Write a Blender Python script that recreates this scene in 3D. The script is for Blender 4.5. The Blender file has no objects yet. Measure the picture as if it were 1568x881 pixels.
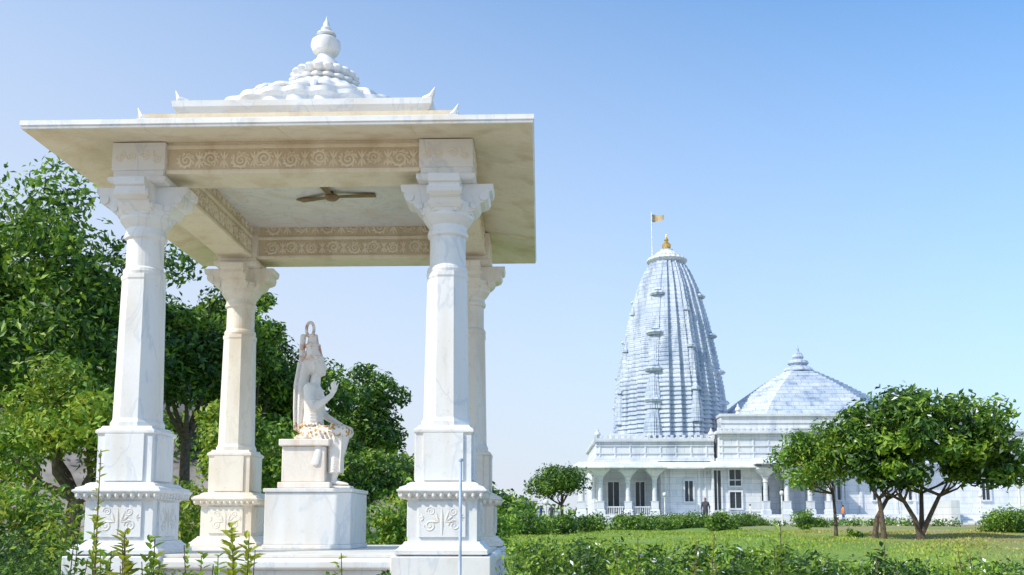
import bpy, bmesh, math, random
import numpy as np
from mathutils import Vector, Matrix
random.seed(7); RNG=np.random.default_rng(7)
S=bpy.context.scene
S.view_settings.view_transform='Standard'; S.view_settings.look='None'; S.view_settings.exposure=0
COL=S.collection
# ---------------------------------------------------------------- camera
cam=bpy.data.objects.new("camera",bpy.data.cameras.new("camera")); COL.objects.link(cam)
cam.location=(0,0,1.6); cam.rotation_euler=(math.radians(96.6),0,math.radians(1.73))
cam.data.lens=33.3; cam.data.sensor_width=36; cam.data.shift_y=0.122
cam.data.clip_start=0.05; cam.data.clip_end=4000
S.camera=cam
# ---------------------------------------------------------------- light
EL=math.radians(42); AZ=math.atan2(-0.84,-0.54)
sd=Vector((math.sin(AZ)*math.cos(EL),math.cos(AZ)*math.cos(EL),math.sin(EL)))
sun=bpy.data.objects.new("sun",bpy.data.lights.new("sun",'SUN')); COL.objects.link(sun)
sun.data.energy=4.3; sun.data.angle=math.radians(0.5); sun.data.color=(1,.92,.80)
sun.rotation_euler=(-sd).to_track_quat('-Z','Y').to_euler()
w=bpy.data.worlds.new("World"); S.world=w; w.use_nodes=True
nt=w.node_tree; bg=nt.nodes['Background']
sky=nt.nodes.new('ShaderNodeTexSky'); sky.sky_type='NISHITA'; sky.sun_disc=False
sky.sun_elevation=EL; sky.sun_rotation=AZ; sky.air_density=1.0; sky.dust_density=1.5; sky.ozone_density=1.6
def wmix(typ,fac,a,b):
    x=nt.nodes.new('ShaderNodeMix'); x.data_type='RGBA'; x.blend_type=typ
    for s,v in ((x.inputs[0],fac),(x.inputs[6],a),(x.inputs[7],b)):
        if hasattr(v,'links'): nt.links.new(v,s)
        elif isinstance(v,tuple): s.default_value=(*v,1)
        else: s.default_value=v
    return x.outputs[2]
# humid haze: whitens the sky towards the horizon and towards the sun's side
tc=nt.nodes.new('ShaderNodeTexCoord'); sep=nt.nodes.new('ShaderNodeSeparateXYZ'); nt.links.new(tc.outputs['Generated'],sep.inputs[0])
mr=nt.nodes.new('ShaderNodeMapRange'); nt.links.new(sep.outputs[2],mr.inputs[0]); mr.inputs[1].default_value=0.02; mr.inputs[2].default_value=.50; mr.inputs[3].default_value=1.0; mr.inputs[4].default_value=.24
mx=nt.nodes.new('ShaderNodeMapRange'); nt.links.new(sep.outputs[0],mx.inputs[0]); mx.inputs[1].default_value=-.5; mx.inputs[2].default_value=.5; mx.inputs[3].default_value=.20; mx.inputs[4].default_value=-.26
ad=nt.nodes.new('ShaderNodeMath'); ad.operation='ADD'; ad.use_clamp=True; nt.links.new(mr.outputs[0],ad.inputs[0]); nt.links.new(mx.outputs[0],ad.inputs[1])
K=.13
skyc=wmix('MULTIPLY',1.0,sky.outputs[0],(1.05,1.75,2.15))
skyc=wmix('MIX',ad.outputs[0],skyc,(.76/K,.81/K,.91/K))
nt.links.new(skyc,bg.inputs[0]); bg.inputs[1].default_value=K
# ---------------------------------------------------------------- materials
def newmat(name):
    m=bpy.data.materials.new(name); m.use_nodes=True
    n=m.node_tree.nodes; l=m.node_tree.links; b=n['Principled BSDF']
    return m,n,l,b
def mixc(n,l,fac,a,b,typ='MIX'):
    x=n.new('ShaderNodeMix'); x.data_type='RGBA'; x.blend_type=typ
    for s,v in ((x.inputs[0],fac),(x.inputs[6],a),(x.inputs[7],b)):
        if hasattr(v,'links'): l.new(v,s)
        elif isinstance(v,tuple): s.default_value=(*v,1)
        else: s.default_value=v
    return x.outputs[2]
def ramp(n,l,src,p0,p1,c0=0,c1=1):
    r=n.new('ShaderNodeMapRange'); l.new(src,r.inputs[0])
    r.inputs[1].default_value=p0; r.inputs[2].default_value=p1; r.inputs[3].default_value=c0; r.inputs[4].default_value=c1
    return r.outputs[0]
def noise(n,l,co,scale,detail=4,dist=0,vs=None):
    t=n.new('ShaderNodeTexNoise'); t.inputs['Scale'].default_value=scale; t.inputs['Detail'].default_value=detail; t.inputs['Distortion'].default_value=dist
    if vs:
        mp=n.new('ShaderNodeMapping'); mp.inputs['Scale'].default_value=vs; l.new(co,mp.inputs[0]); co=mp.outputs[0]
    l.new(co,t.inputs['Vector']); return t.outputs[0]
def marble(name,base,vein,stain,vs=1.0,stain_amt=.5,bump=.15,rough=.45,joint=None,vamt=.4,jc=(.6,.6,.62),c2=(.86,.87,.9),streak=.22,cloud=.3):
    m,n,l,b=newmat(name)
    co=n.new('ShaderNodeNewGeometry').outputs['Position']
    nv=noise(n,l,co,2.4*vs,5,1.2,(1,1,.4))
    s=n.new('ShaderNodeMath'); s.operation='SUBTRACT'; l.new(nv,s.inputs[0]); s.inputs[1].default_value=.5
    a=n.new('ShaderNodeMath'); a.operation='ABSOLUTE'; l.new(s.outputs[0],a.inputs[0])
    v=ramp(n,l,a.outputs[0],0,.03,vamt,0)
    c=mixc(n,l,v,base,vein)
    cl=ramp(n,l,noise(n,l,co,.9*vs,3),.35,.7,0,cloud)
    c=mixc(n,l,cl,c,vein)
    st=ramp(n,l,noise(n,l,co,2.6*vs,7,.3,(1,1,streak)),.5,.75,0,stain_amt)
    c=mixc(n,l,st,c,stain)
    sp=ramp(n,l,noise(n,l,co,28*vs,4),.62,.75,0,.35*stain_amt)
    c=mixc(n,l,sp,c,(.3,.24,.17))
    if joint:
        br=n.new('ShaderNodeTexBrick'); br.inputs['Scale'].default_value=1; br.inputs['Brick Width'].default_value=joint[0]; br.inputs['Row Height'].default_value=joint[1]
        br.inputs['Mortar Size'].default_value=joint[2]; br.inputs['Color1'].default_value=(1,1,1,1); br.inputs['Color2'].default_value=(*c2,1); br.inputs['Mortar'].default_value=(*jc,1)
        mp=n.new('ShaderNodeMapping'); mp.inputs['Rotation'].default_value=(math.radians(90),0,0); l.new(co,mp.inputs[0]); l.new(mp.outputs[0],br.inputs[0])
        c=mixc(n,l,1.0,c,br.outputs[0],'MULTIPLY')
    l.new(c,b.inputs['Base Color']); b.inputs['Roughness'].default_value=rough
    bp=n.new('ShaderNodeBump'); bp.inputs['Strength'].default_value=bump; bp.inputs['Distance'].default_value=.02
    l.new(noise(n,l,co,14*vs,5),bp.inputs['Height']); l.new(bp.outputs[0],b.inputs['Normal'])
    return m
M_MAR=marble("white_marble",(.82,.81,.79),(.52,.58,.66),(.58,.48,.35),1,.5,vamt=.5)
M_MARC=marble("cream_marble",(.84,.76,.62),(.72,.62,.47),(.55,.41,.25),1.3,.6,.3,.6)
M_CGR=marble("carved_ground",(.66,.56,.41),(.56,.46,.31),(.38,.28,.17),1.3,.6,.3,.7)  # darker than the cream marble, so the relief stands out by colour
M_STAT=marble("statue_marble",(.84,.78,.71),(.72,.62,.52),(.52,.32,.20),3,.4,.2,.4)
M_FLR=marble("floor_marble",(.78,.74,.67),(.6,.62,.66),(.5,.42,.3),1,.5)
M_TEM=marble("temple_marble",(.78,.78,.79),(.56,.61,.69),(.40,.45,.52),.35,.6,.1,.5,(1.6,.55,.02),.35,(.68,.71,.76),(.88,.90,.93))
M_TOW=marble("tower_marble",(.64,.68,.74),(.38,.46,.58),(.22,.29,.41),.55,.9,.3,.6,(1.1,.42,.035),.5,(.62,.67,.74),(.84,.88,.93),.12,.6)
def plain(name,c,rough=.6,metal=0,var=.25,sc=6):
    m,n,l,b=newmat(name); co=n.new('ShaderNodeNewGeometry').outputs['Position']
    f=ramp(n,l,noise(n,l,co,sc,5),.3,.7)
    l.new(mixc(n,l,f,tuple(x*(1-var) for x in c),tuple(min(1,x*(1+var)) for x in c)),b.inputs['Base Color'])
    b.inputs['Roughness'].default_value=rough; b.inputs['Metallic'].default_value=metal; return m
M_DARK=plain("dark_pane",(.03,.04,.05),.15)
M_GOLD=plain("gilded_metal",(.75,.48,.14),.35,.8)
M_FLAG=plain("flag_cloth",(.50,.38,.22),.8)
M_BARK=plain("bark",(.11,.08,.06),.9,0,.5,12)
M_ROCK=plain("rock",(.25,.22,.2),.9,0,.4,1)
M_FAN=plain("fan_metal",(.22,.15,.08),.5)
M_PIPE=plain("painted_pipe",(.50,.62,.78),.4)
M_WHITEP=plain("white_paint",(.75,.75,.74),.5)
def leafmat(name,c,tr=.3):
    m,n,l,b=newmat(name); co=n.new('ShaderNodeNewGeometry').outputs['Position']
    f=ramp(n,l,noise(n,l,co,.8,3),.3,.7)
    f2=ramp(n,l,noise(n,l,co,23,2),.3,.7)
    c1=mixc(n,l,f,tuple(x*.55 for x in c),tuple(x*1.4 for x in c))
    c2=mixc(n,l,f2,c1,(c[0]*1.5,c[1]*1.2,c[2]*.7))
    l.new(c2,b.inputs['Base Color']); b.inputs['Roughness'].default_value=.5
    t=n.new('ShaderNodeBsdfTranslucent'); l.new(c2,t.inputs[0])
    mx=n.new('ShaderNodeMixShader'); mx.inputs[0].default_value=tr; l.new(b.outputs[0],mx.inputs[1]); l.new(t.outputs[0],mx.inputs[2])
    l.new(mx.outputs[0],n['Material Output'].inputs[0]); return m
L_D=leafmat("leaf_dark",(.028,.085,.02)); L_M=leafmat("leaf_mid",(.08,.20,.028)); L_L=leafmat("leaf_light",(.21,.37,.045)); L_Y=leafmat("leaf_yellowgreen",(.33,.43,.06),.4)
L_F=plain("white_petals",(.8,.8,.76),.6)
# ground : lawn, with unseen tan earth added by the pavilion to bounce warm light
m,n,l,b=newmat("lawn_grass"); co=n.new('ShaderNodeNewGeometry').outputs['Position']
c=mixc(n,l,ramp(n,l,noise(n,l,co,.35,5),.35,.65),(.15,.27,.035),(.26,.36,.05))
sx=n.new('ShaderNodeSeparateXYZ'); l.new(co,sx.inputs[0])
dry=n.new('ShaderNodeMath'); dry.operation='MULTIPLY'; l.new(ramp(n,l,sx.outputs[0],8,16),dry.inputs[0]); l.new(ramp(n,l,noise(n,l,co,.22,6),.32,.5),dry.inputs[1])
c=mixc(n,l,dry.outputs[0],c,(.36,.30,.14))
c=mixc(n,l,ramp(n,l,noise(n,l,co,9,4),.3,.75,0,.5),c,(.10,.18,.03))
e1=ramp(n,l,sx.outputs[1],16,12)
c=mixc(n,l,e1,c,mixc(n,l,ramp(n,l,noise(n,l,co,3,6),.35,.65),(.42,.34,.25),(.55,.47,.36)))
l.new(c,b.inputs['Base Color']); b.inputs['Roughness'].default_value=.9
bp=n.new('ShaderNodeBump'); bp.inputs['Distance'].default_value=.05; l.new(noise(n,l,co,20,4),bp.inputs['Height']); l.new(bp.outputs[0],b.inputs['Normal'])
M_GRASS=m
# ---------------------------------------------------------------- mesh builder
def empty(name,loc=(0,0,0)):
    e=bpy.data.objects.new(name,None); e.location=loc; e.empty_display_size=.3; COL.objects.link(e); return e
class MB:
    def __init__(s): s.v=[]; s.f=[]; s.mi=[]
    def add(s,v,f,m=0):
        o=len(s.v); s.v+= [tuple(p) for p in v]; s.f+=[tuple(i+o for i in q) for q in f]; s.mi+=[m]*len(f)
    def box(s,x0,x1,y0,y1,z0,z1,m=0):
        s.add([(x0,y0,z0),(x1,y0,z0),(x1,y1,z0),(x0,y1,z0),(x0,y0,z1),(x1,y0,z1),(x1,y1,z1),(x0,y1,z1)],
              [(0,3,2,1),(4,5,6,7),(0,1,5,4),(1,2,6,5),(2,3,7,6),(3,0,4,7)],m)
    def cbox(s,cx,cy,h,z0,z1,m=0,hy=None): s.box(cx-h,cx+h,cy-(hy or h),cy+(hy or h),z0,z1,m)
    def loft(s,rings,m=0,caps=True):
        k=len(rings[0]); v=[p for r in rings for p in r]; f=[]
        for i in range(len(rings)-1):
            for j in range(k):
                a=i*k+j; b2=i*k+(j+1)%k; f.append((a,b2,b2+k,a+k))
        if caps: f.append(tuple(range(k-1,-1,-1))); f.append(tuple((len(rings)-1)*k+j for j in range(k)))
        s.add(v,f,m)
    def sqloft(s,cx,cy,prof,m=0,hx=None):
        s.loft([[(cx-h,cy-h,z),(cx+h,cy-h,z),(cx+h,cy+h,z),(cx-h,cy+h,z)] for h,z in prof],m)
    def lathe(s,cx,cy,prof,n=24,lob=0,amp=0,m=0,rot=0):
        rs=[]
        for r,z in prof:
            R=[]
            for i in range(n):
                k=1+amp*(abs(math.cos(lob*math.pi*i/n))-.5) if lob else 1
                a=rot+2*math.pi*i/n; R.append((cx+math.cos(a)*r*k,cy+math.sin(a)*r*k,z))
            rs.append(R)
        s.loft(rs,m)
    def tube(s,pts,rad,n=6,m=0):
        pts=[Vector(p) for p in pts]; rs=[]
        for i,p in enumerate(pts):
            d=(pts[min(i+1,len(pts)-1)]-pts[max(i-1,0)]).normalized()
            a=d.cross(Vector((0.31,.95,.1)))
            if a.length<.1: a=d.cross(Vector((1,0,0)))
            a.normalize(); c=d.cross(a)
            r=rad[i] if isinstance(rad,(list,tuple)) else rad
            rs.append([tuple(p+a*math.cos(2*math.pi*k/n)*r+c*math.sin(2*math.pi*k/n)*r) for k in range(n)])
        s.loft(rs,m)
    def build(s,name,parent,mats,bevel=0,smooth=False):
        me=bpy.data.meshes.new(name); me.from_pydata(s.v,[],s.f)
        for mt in (mats if isinstance(mats,(list,tuple)) else [mats]): me.materials.append(mt)
        me.polygons.foreach_set('material_index',s.mi)
        bm=bmesh.new(); bm.from_mesh(me); bmesh.ops.recalc_face_normals(bm,faces=bm.faces); bm.to_mesh(me); bm.free()
        if smooth:
            me.polygons.foreach_set('use_smooth',[True]*len(me.polygons))
            try: me.set_sharp_from_angle(angle=math.radians(40))
            except Exception: pass
        o=bpy.data.objects.new(name,me); COL.objects.link(o)
        if parent: o.parent=parent
        if bevel:
            bv=o.modifiers.new('bevel','BEVEL'); bv.width=bevel; bv.segments=2; bv.limit_method='ANGLE'; bv.angle_limit=math.radians(30)
        return o
def gz(y):
    return float(np.interp(y,[-50,10,14,20,31,60,90,150,1000],[0,0.05,.6,.85,1.1,1.32,1.4,1.4,1.3]))
# ---------------------------------------------------------------- ground
xs=sorted(set([-900,-400,-200,-100]+list(range(-60,61,2))+[100,200,400,900])); ys=sorted(set(list(range(-20,100,1))+[110,130,160,220,320,500,800,1500,3000]))
V=[];F=[]
for y in ys:
    for x in xs: V.append((x,y,gz(y)+(.04*math.sin(x*.7+y*.3)+.03*math.sin(x*1.7-y*.9) if abs(x)<60 and 12<y<100 else 0)))
k=len(xs)
for i in range(len(ys)-1):
    for j in range(k-1): F.append((i*k+j,i*k+j+1,(i+1)*k+j+1,(i+1)*k+j))
me=bpy.data.meshes.new("ground"); me.from_pydata(V,[],F); me.materials.append(M_GRASS)
me.polygons.foreach_set('use_smooth',[True]*len(F))
COL.objects.link(bpy.data.objects.new("ground",me))
# ---------------------------------------------------------------- foliage
def leafarr(clumps,n,size,wr=.45,inner=.5,up=.3,bias=(.35,.4,.25),flower=0):
    C=np.array(clumps,float); N=len(C)*n
    idx=np.repeat(np.arange(len(C)),n); c=C[idx]
    d=RNG.normal(size=(N,3)); d/=np.linalg.norm(d,axis=1)[:,None]
    r=inner+(1.18-inner)*RNG.random(N)**.7
    lump=1+.25*np.sin(d[:,0]*5+idx)*np.cos(d[:,1]*6+idx*2)
    p=c[:,:3]+d*c[:,3:6]*(r*lump)[:,None]
    nrm=d*.5+RNG.normal(size=(N,3))*.5; nrm[:,2]+=up; nrm/=np.linalg.norm(nrm,axis=1)[:,None]
    a=np.cross(nrm,RNG.normal(size=(N,3))); a/=np.linalg.norm(a,axis=1)[:,None]; b2=np.cross(nrm,a)
    L=(size*RNG.uniform(.6,1.35,N))[:,None]
    v=np.stack([p-a*L*.5,p+b2*L*wr*.5+nrm*L*.08,p+a*L*.5,p-b2*L*wr*.5+nrm*L*.08],1).reshape(-1,3)
    f=np.arange(N*4).reshape(-1,4)
    cb=RNG.uniform(-.35,.35,len(C))[idx]; q=RNG.random(N)+cb
    mi=np.where(q<bias[0],0,np.where(q<bias[0]+bias[1],1,2))
    if flower: mi=np.where(RNG.random(N)<flower,3,mi)
    return v,f,mi
def leafobj(name,parent,arr,mats):
    v,f,mi=arr; me=bpy.data.meshes.new(name); me.from_pydata(v.tolist(),[],f.tolist())
    for mt in mats: me.materials.append(mt)
    me.polygons.foreach_set('material_index',mi.astype(np.int32)); me.update()
    o=bpy.data.objects.new(name,me); COL.objects.link(o)
    if parent: o.parent=parent
    return o
def crown_clumps(c,R,n,rmin,rmax,bottom=-.5):
    out=[]
    while len(out)<n:
        d=RNG.normal(size=3); d/=np.linalg.norm(d)
        if d[2]<bottom: continue
        k=RNG.uniform(.35,.98); r=RNG.uniform(rmin,rmax)
        out.append((c[0]+d[0]*R[0]*k,c[1]+d[1]*R[1]*k,c[2]+d[2]*R[2]*k,r,r,r*.75))
    return out
def tree(name,base,crowns,trunks,nleaf,size,mats,trad,bias=(.35,.4,.25),inner=.45,flower=0,wr=.45):
    e=empty(name,base); e2=Vector(base)
    cl=[]
    for (c,R,n,r0,r1) in crowns: cl+=crown_clumps(c,R,n,r0,r1)
    o=leafobj("crown",None,leafarr(cl,nleaf,size,wr,inner,.3,bias,flower),mats)
    mb=MB(); random.shuffle(cl)
    for ti,(b0,b1,fork) in enumerate(trunks):
        b0=Vector(b0); b1=Vector(b1); mid=(b0+b1)/2+Vector((random.uniform(-.15,.15),random.uniform(-.1,.1),0))
        mb.tube([b0-Vector((0,0,.2)),b0+Vector((0,0,.1)),mid,b1],[trad*1.5,trad*1.1,trad*.85,trad*.7],8)
        near=sorted(cl,key=lambda q:(Vector(q[:3])-b1).length)[:fork*2:2]
        for q in near:
            t=Vector(q[:3]); m2=(b1+t)/2+Vector((random.uniform(-.2,.2),random.uniform(-.2,.2),-.15))
            mb.tube([b1-Vector((0,0,.05)),m2,t],[trad*.55,trad*.33,trad*.12],6)
    t=mb.build("trunk",None,M_BARK,smooth=True)
    for x in (o,t): x.parent=e; x.matrix_parent_inverse=Matrix.Translation(-e2)
    return e
GM=[L_D,L_M,L_L,L_F]; GB=[L_M,L_L,L_Y,L_F]
b=(12.2,31,1.1)
tree("frangipani_tree",b,[((12.3,31,4.15),(2.9,2.5,1.50),96,.4,.7),((10.2,31.3,3.9),(.8,1.4,.9),18,.35,.5),((14.4,31,3.3),(1.3,1.6,.9),28,.35,.55),((11.2,31,3.1),(1.0,1.4,.6),14,.35,.5)],
     [((12.2,31,1.1),(12.9,31.1,2.5),6),((12.15,31,1.1),(11.6,30.8,2.3),6),((12.25,31.1,1.1),(12.5,31.6,2.6),5),((11.0,31,1.1),(10.9,31,2.4),5),((10.8,31.2,1.1),(11.3,31.3,2.4),4)],150,.25,GM,.085,(.27,.43,.30),.4,.02,.42)
tree("olive_tree",(9.95,32.5,1.1),[((9.4,32.5,3.5),(1.3,1.2,1.5),36,.35,.55)],[((9.95,32.5,1.1),(9.9,32.5,2.6),8)],160,.17,GB,.06,(.55,.35,.1),.4,.0,.35)
tree("round_tree",(1.2,60,1.32),[((1.2,60,3.8),(1.8,1.6,1.45),42,.5,.8)],[((1.2,60,1.3),(1.3,60,2.7),8)],130,.22,GM,.12,(.35,.45,.2))
tree("olive_tree",(22.6,44,1.2),[((22.8,44,4.0),(1.7,1.6,1.5),34,.4,.7)],[((22.6,44,1.2),(22.6,44,3),8)],150,.2,GB,.1,(.55,.35,.1))
def bigtree(x,y,z,top,rx,n,sz,bias=(.36,.4,.24),nl=340,mats=GM):
    cz=(z+top)/2+ (top-z)*.12; rz=(top-z)*.42
    tree("broadleaf_tree",(x,y,z),[((x,y,cz),(rx,rx*.8,rz),n,rx*.2,rx*.36)],[((x,y,z),(x+.2,y,z+(top-z)*.35),8)],nl,sz,mats,.2,bias,.5)
bigtree(-14.9,27,1.0,11.3,3.6,54,.24)
bigtree(-11.6,30,1.1,10.0,2.3,34,.24)
bigtree(-10.6,33,1.1,10.3,1.9,26,.22)
bigtree(-19.5,30,1.1,11.4,3.5,38,.26,(.36,.4,.24),280)
bigtree(-9.2,35,1.1,7.8,2.5,32,.22,(.36,.42,.22))
bigtree(-7.4,40,1.2,8.2,2.0,26,.24,(.36,.4,.24))
bigtree(-13,20,.85,4.7,2.3,32,.17,(.35,.45,.2),300,GB)
bigtree(-9.6,19,.8,4.5,1.7,28,.15,(.35,.45,.2),300,GB)
bigtree(-7.4,24,.9,4.6,1.7,24,.17,(.45,.4,.15),300,GB)
bigtree(-5.2,26,1,3.7,1.4,22,.16,(.25,.4,.35),300)
def hz(x,y):
    s=np.interp(x,[-80,-34,-26,-17.7,-13,-11,-8.2,-2,2],[17,17,15.5,9.4,7.0,6.0,4.6,2.0,1.2])
    return float(1.25+(s-1.25)*max(0,1-((y-62)/20)**2)) if abs(y-62)<20 else 1.2
V=[];F=[];hx=list(range(-80,4,2)); hy=list(range(42,84,2))
for y in hy:
    for x in hx: V.append((x,y,hz(x,y)-.3+random.uniform(-.3,.3)))
for i in range(len(hy)-1):
    for j in range(len(hx)-1):
        q=i*len(hx)+j; F.append((q,q+1,q+1+len(hx),q+len(hx)))
me=bpy.data.meshes.new("hill"); me.from_pydata(V,[],F); me.materials.append(M_ROCK)
hill=bpy.data.objects.new("hill",me); COL.objects.link(hill)
cl=[]
for i in range(340):
    x=RNG.uniform(-50,-1); y=RNG.uniform(46,66); r=RNG.uniform(.8,1.9)*(1 if x<-12 else .65)
    if abs(x+9.2)<.8 and y<56: continue
    cl.append((x,y,hz(x,y)+r*.35,r,r,r*.8))
leafobj("hillside_foliage",None,leafarr(cl,170,.40,.5,.5,.3,(.36,.4,.24)),GM)
cl=[(RNG.uniform(-60,80),RNG.uniform(125,150),1.6+RNG.uniform(0,1.2),*( [RNG.uniform(1.2,2.6)]*2),1.5) for i in range(120)]
leafobj("distant_trees",None,leafarr(cl,90,.8,.5,.5,.3,(.5,.35,.15)),GM)
cl=[]
for i in range(140):
    t=RNG.random(); x=-1.8+15.5*t; y=33+29*t; r=RNG.uniform(.22,.46); cl.append((x+RNG.uniform(-.5,.5),y+RNG.uniform(-.6,.6),gz(y)+.2+RNG.uniform(0,.3),r*1.3,r*1.3,r))
leafobj("hedge",None,leafarr(cl,190,.13,.5,.4,.3,(.3,.42,.28),.01),GM)
cl=[]
for i in range(70):
    x=RNG.uniform(11,26); y=RNG.uniform(60,66); r=RNG.uniform(.25,.6); cl.append((x,y,gz(y)+.15,r,r,r*.8))
leafobj("flower_bed",None,leafarr(cl,90,.16,.5,.4,.3,(.3,.4,.3),.05),GM)
def bush(name,x,y,r,h,n,nl,sz,mats=GM,bias=(.25,.4,.35),fl=0):
    z=gz(y); cl=[]
    for i in range(n):
        a=RNG.uniform(0,6.28); k=RNG.random()**.5*.75; zz=RNG.uniform(.15,1)*h*(1-.5*k*k)
        rr=r*RNG.uniform(.25,.4); cl.append((x+math.cos(a)*r*k,y+math.sin(a)*r*k,z+max(rr*.5,zz-rr*.5),rr,rr,rr*.8))
    return leafobj(name,None,leafarr(cl,nl,sz,.45,.4,.3,bias,fl),mats)
bush("shrub",19.2,40,1.25,1.05,22,220,.13)
bush("shrub",8.4,45,.9,1.0,14,160,.14)
bush("shrub",12.8,47,.8,.9,12,120,.13)
bush("shrub",15.4,55,1.0,1.1,12,120,.13)
bush("shrub",10.3,31.5,.35,.4,8,60,.12)
bush("shrub",5.0,58,.9,1.0,10,120,.16)
bush("shrub",-5.6,14.6,1.3,1.8,22,240,.12,GB,(.4,.4,.2))
bush("shrub",-8.3,14,1.5,2.0,26,260,.12,GB,(.4,.4,.2))
bush("shrub",-4.2,17.5,1.2,1.8,22,220,.12)
bush("shrub",-2.6,19.5,1.1,1.6,20,200,.12,GB,(.5,.4,.1))
bush("shrub",-1.3,22,1.0,1.2,16,180,.12)
bush("shrub",-6.3,10.8,1.2,1.5,24,240,.085,GM,(.45,.35,.2))
bush("shrub",-4.9,8.2,.8,1.45,26,260,.055,GM,(.4,.4,.2))
bush("shrub",-4.1,7.0,.6,1.38,20,240,.05,GM,(.4,.38,.22))
cl=[]
for i in range(360):
    x=RNG.uniform(-.2,4.6); y=RNG.uniform(6.2,8.6); top=np.interp(x,[-.2,.5,1.2,2,3,4.5],[1.48,1.47,1.45,1.38,1.31,1.27])+.04*math.sin(x*5)
    r=RNG.uniform(.08,.18); z=top-r-RNG.uniform(0,.5)**1.3; cl.append((x,y,z,r,r,r))
leafobj("flowering_hedge",None,leafarr(cl,140,.05,.42,.3,.3,(.28,.4,.32),.03),[L_D,L_M,L_L,L_F])
cl=[]
for i in range(70):
    x=RNG.uniform(-3.6,-.3); y=RNG.uniform(5.9,7.2); top=1.20+.06*math.sin(x*4)+.03*math.sin(x*11); r=RNG.uniform(.06,.13); cl.append((x,y,top-r-RNG.uniform(0,.35),r,r,r))
leafobj("low_shrubs",None,leafarr(cl,120,.05,.42,.3,.3,(.3,.4,.3),.0),[L_D,L_M,L_L,L_F])
def sprig(x,y,top,n=3,sz=.07,mat=L_Y,spread=.12):
    e=empty("sapling",(x,y,0)); mb=MB()
    for k in range(n):
        dx=random.uniform(-spread,spread); dy=random.uniform(-spread,spread); t=top*random.uniform(.82,1) if k else top
        pts=[(x+dx*.2,y+dy*.2,gz(y)),(x+dx*.5,y+dy*.5,t*.5),(x+dx+random.uniform(-.03,.03),y+dy,t)]
        mb.tube(pts,[.008,.006,.003],5)
        z=t*.55
        while z<t:
            f=z/t; cx=x+dx*(f if f>.5 else .5); cy=y+dy*f
            for s2 in range(2):
                a=random.uniform(0,6.28); L=sz*random.uniform(.6,1.2); d=Vector((math.cos(a),math.sin(a),random.uniform(.1,.9))).normalized(); sd2=d.cross(Vector((0,0,1))).normalized()
                p=Vector((cx,cy,z)); up2=sd2.cross(d)*-.12*L
                mb.add([p,p+d*L*.3+sd2*L*.2-up2,p+d*L*.65+sd2*L*.18-up2,p+d*L,p+d*L*.65-sd2*L*.18-up2,p+d*L*.3-sd2*L*.2-up2],[(0,1,2,3),(0,3,4,5)],1)
            z+=random.uniform(.025,.05)
    o=mb.build("stems_and_leaves",None,[M_BARK,mat]); o.parent=e; o.matrix_parent_inverse=Matrix.Translation((-x,-y,0))
sprig(-2.82,6.0,2.06,1,.06,L_Y,.03); sprig(-2.55,5.9,1.55,5,.09); sprig(-2.9,6.3,1.6,4,.09,L_L); sprig(-1.85,6,1.58,4,.09,L_Y); sprig(-2.2,6.1,1.45,5,.07,L_L); sprig(-1.2,6.1,1.40,3,.06,L_Y)
sprig(-2.4,5.9,1.5,5,.09,L_L); sprig(-2.7,6.0,1.35,5,.08,L_L); sprig(-2.0,5.9,1.4,4,.07,L_L); sprig(-3.1,6.1,1.5,5,.07,L_M)
sprig(1.55,6.2,1.58,3,.06,L_L,.05); sprig(2.2,6.2,1.45,5,.06,L_D,.08); sprig(.6,6.3,1.5,3,.05,L_L,.1); sprig(2.9,6.4,1.42,5,.06,L_Y,.15); sprig(1.0,6.3,1.52,4,.05,L_Y,.15)
N=60000; gx=RNG.uniform(-4,22,N); gy=14+30*RNG.random(N)**1.3; gzv=np.array([gz(v) for v in gy])+.04*np.sin(gx*.7+gy*.3)+.03*np.sin(gx*1.7-gy*.9)
a=RNG.uniform(0,6.28,N); wv=.012+.0006*gy; h=RNG.uniform(.02,.06,N); lx=RNG.normal(0,.03,N); ly=RNG.normal(0,.03,N)
v=np.stack([np.stack([gx-np.cos(a)*wv,gy-np.sin(a)*wv,gzv-.02],1),np.stack([gx+np.cos(a)*wv,gy+np.sin(a)*wv,gzv-.02],1),np.stack([gx+lx,gy+ly,gzv+h],1)],1).reshape(-1,3)
mi=np.where(RNG.random(N)<np.clip((gx-7)/12,0,.7),2,RNG.integers(0,2,N))
M_G1=leafmat("grass_a",(.20,.35,.05)); M_G2=leafmat("grass_b",(.30,.42,.07)); M_G3=leafmat("grass_c",(.42,.37,.17))
leafobj("grass",None,(v,np.arange(N*3).reshape(-1,3),mi),[M_G1,M_G2,M_G3])
# ---------------------------------------------------------------- pavilion
CX,CY,H=-2.45,10.73,1.53
P=empty("marble_pavilion")
mb=MB(); mb.sqloft(CX,CY,[(1.93,-.1),(1.93,.1),(1.90,.12),(1.90,1.16)]); mb.sqloft(CX,CY,[(1.95,1.162),(1.97,1.18),(1.97,1.24),(1.93,1.27)])
for sx2 in(-1,1):
    for sy in(-1,1): mb.cbox(CX+sx2*H,CY+sy*H,.46,0,1.285)
mb.build("platform",P,M_MAR,.01)
mb=MB(); mb.cbox(CX,CY,1.90,1.272,1.30); mb.build("floor",P,M_FLR,.004)
mb=MB()
for i in range(3):
    x0=CX-1.0+i*.69; mb.box(x0,x0+.6,CY-1.915,CY-1.88,.35,1.08)
mb.build("platform_panels",P,M_MAR,.01)
M_MARW=marble("warm_marble",(.83,.78,.69),(.64,.58,.50),(.56,.42,.26),1,.6)
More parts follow.
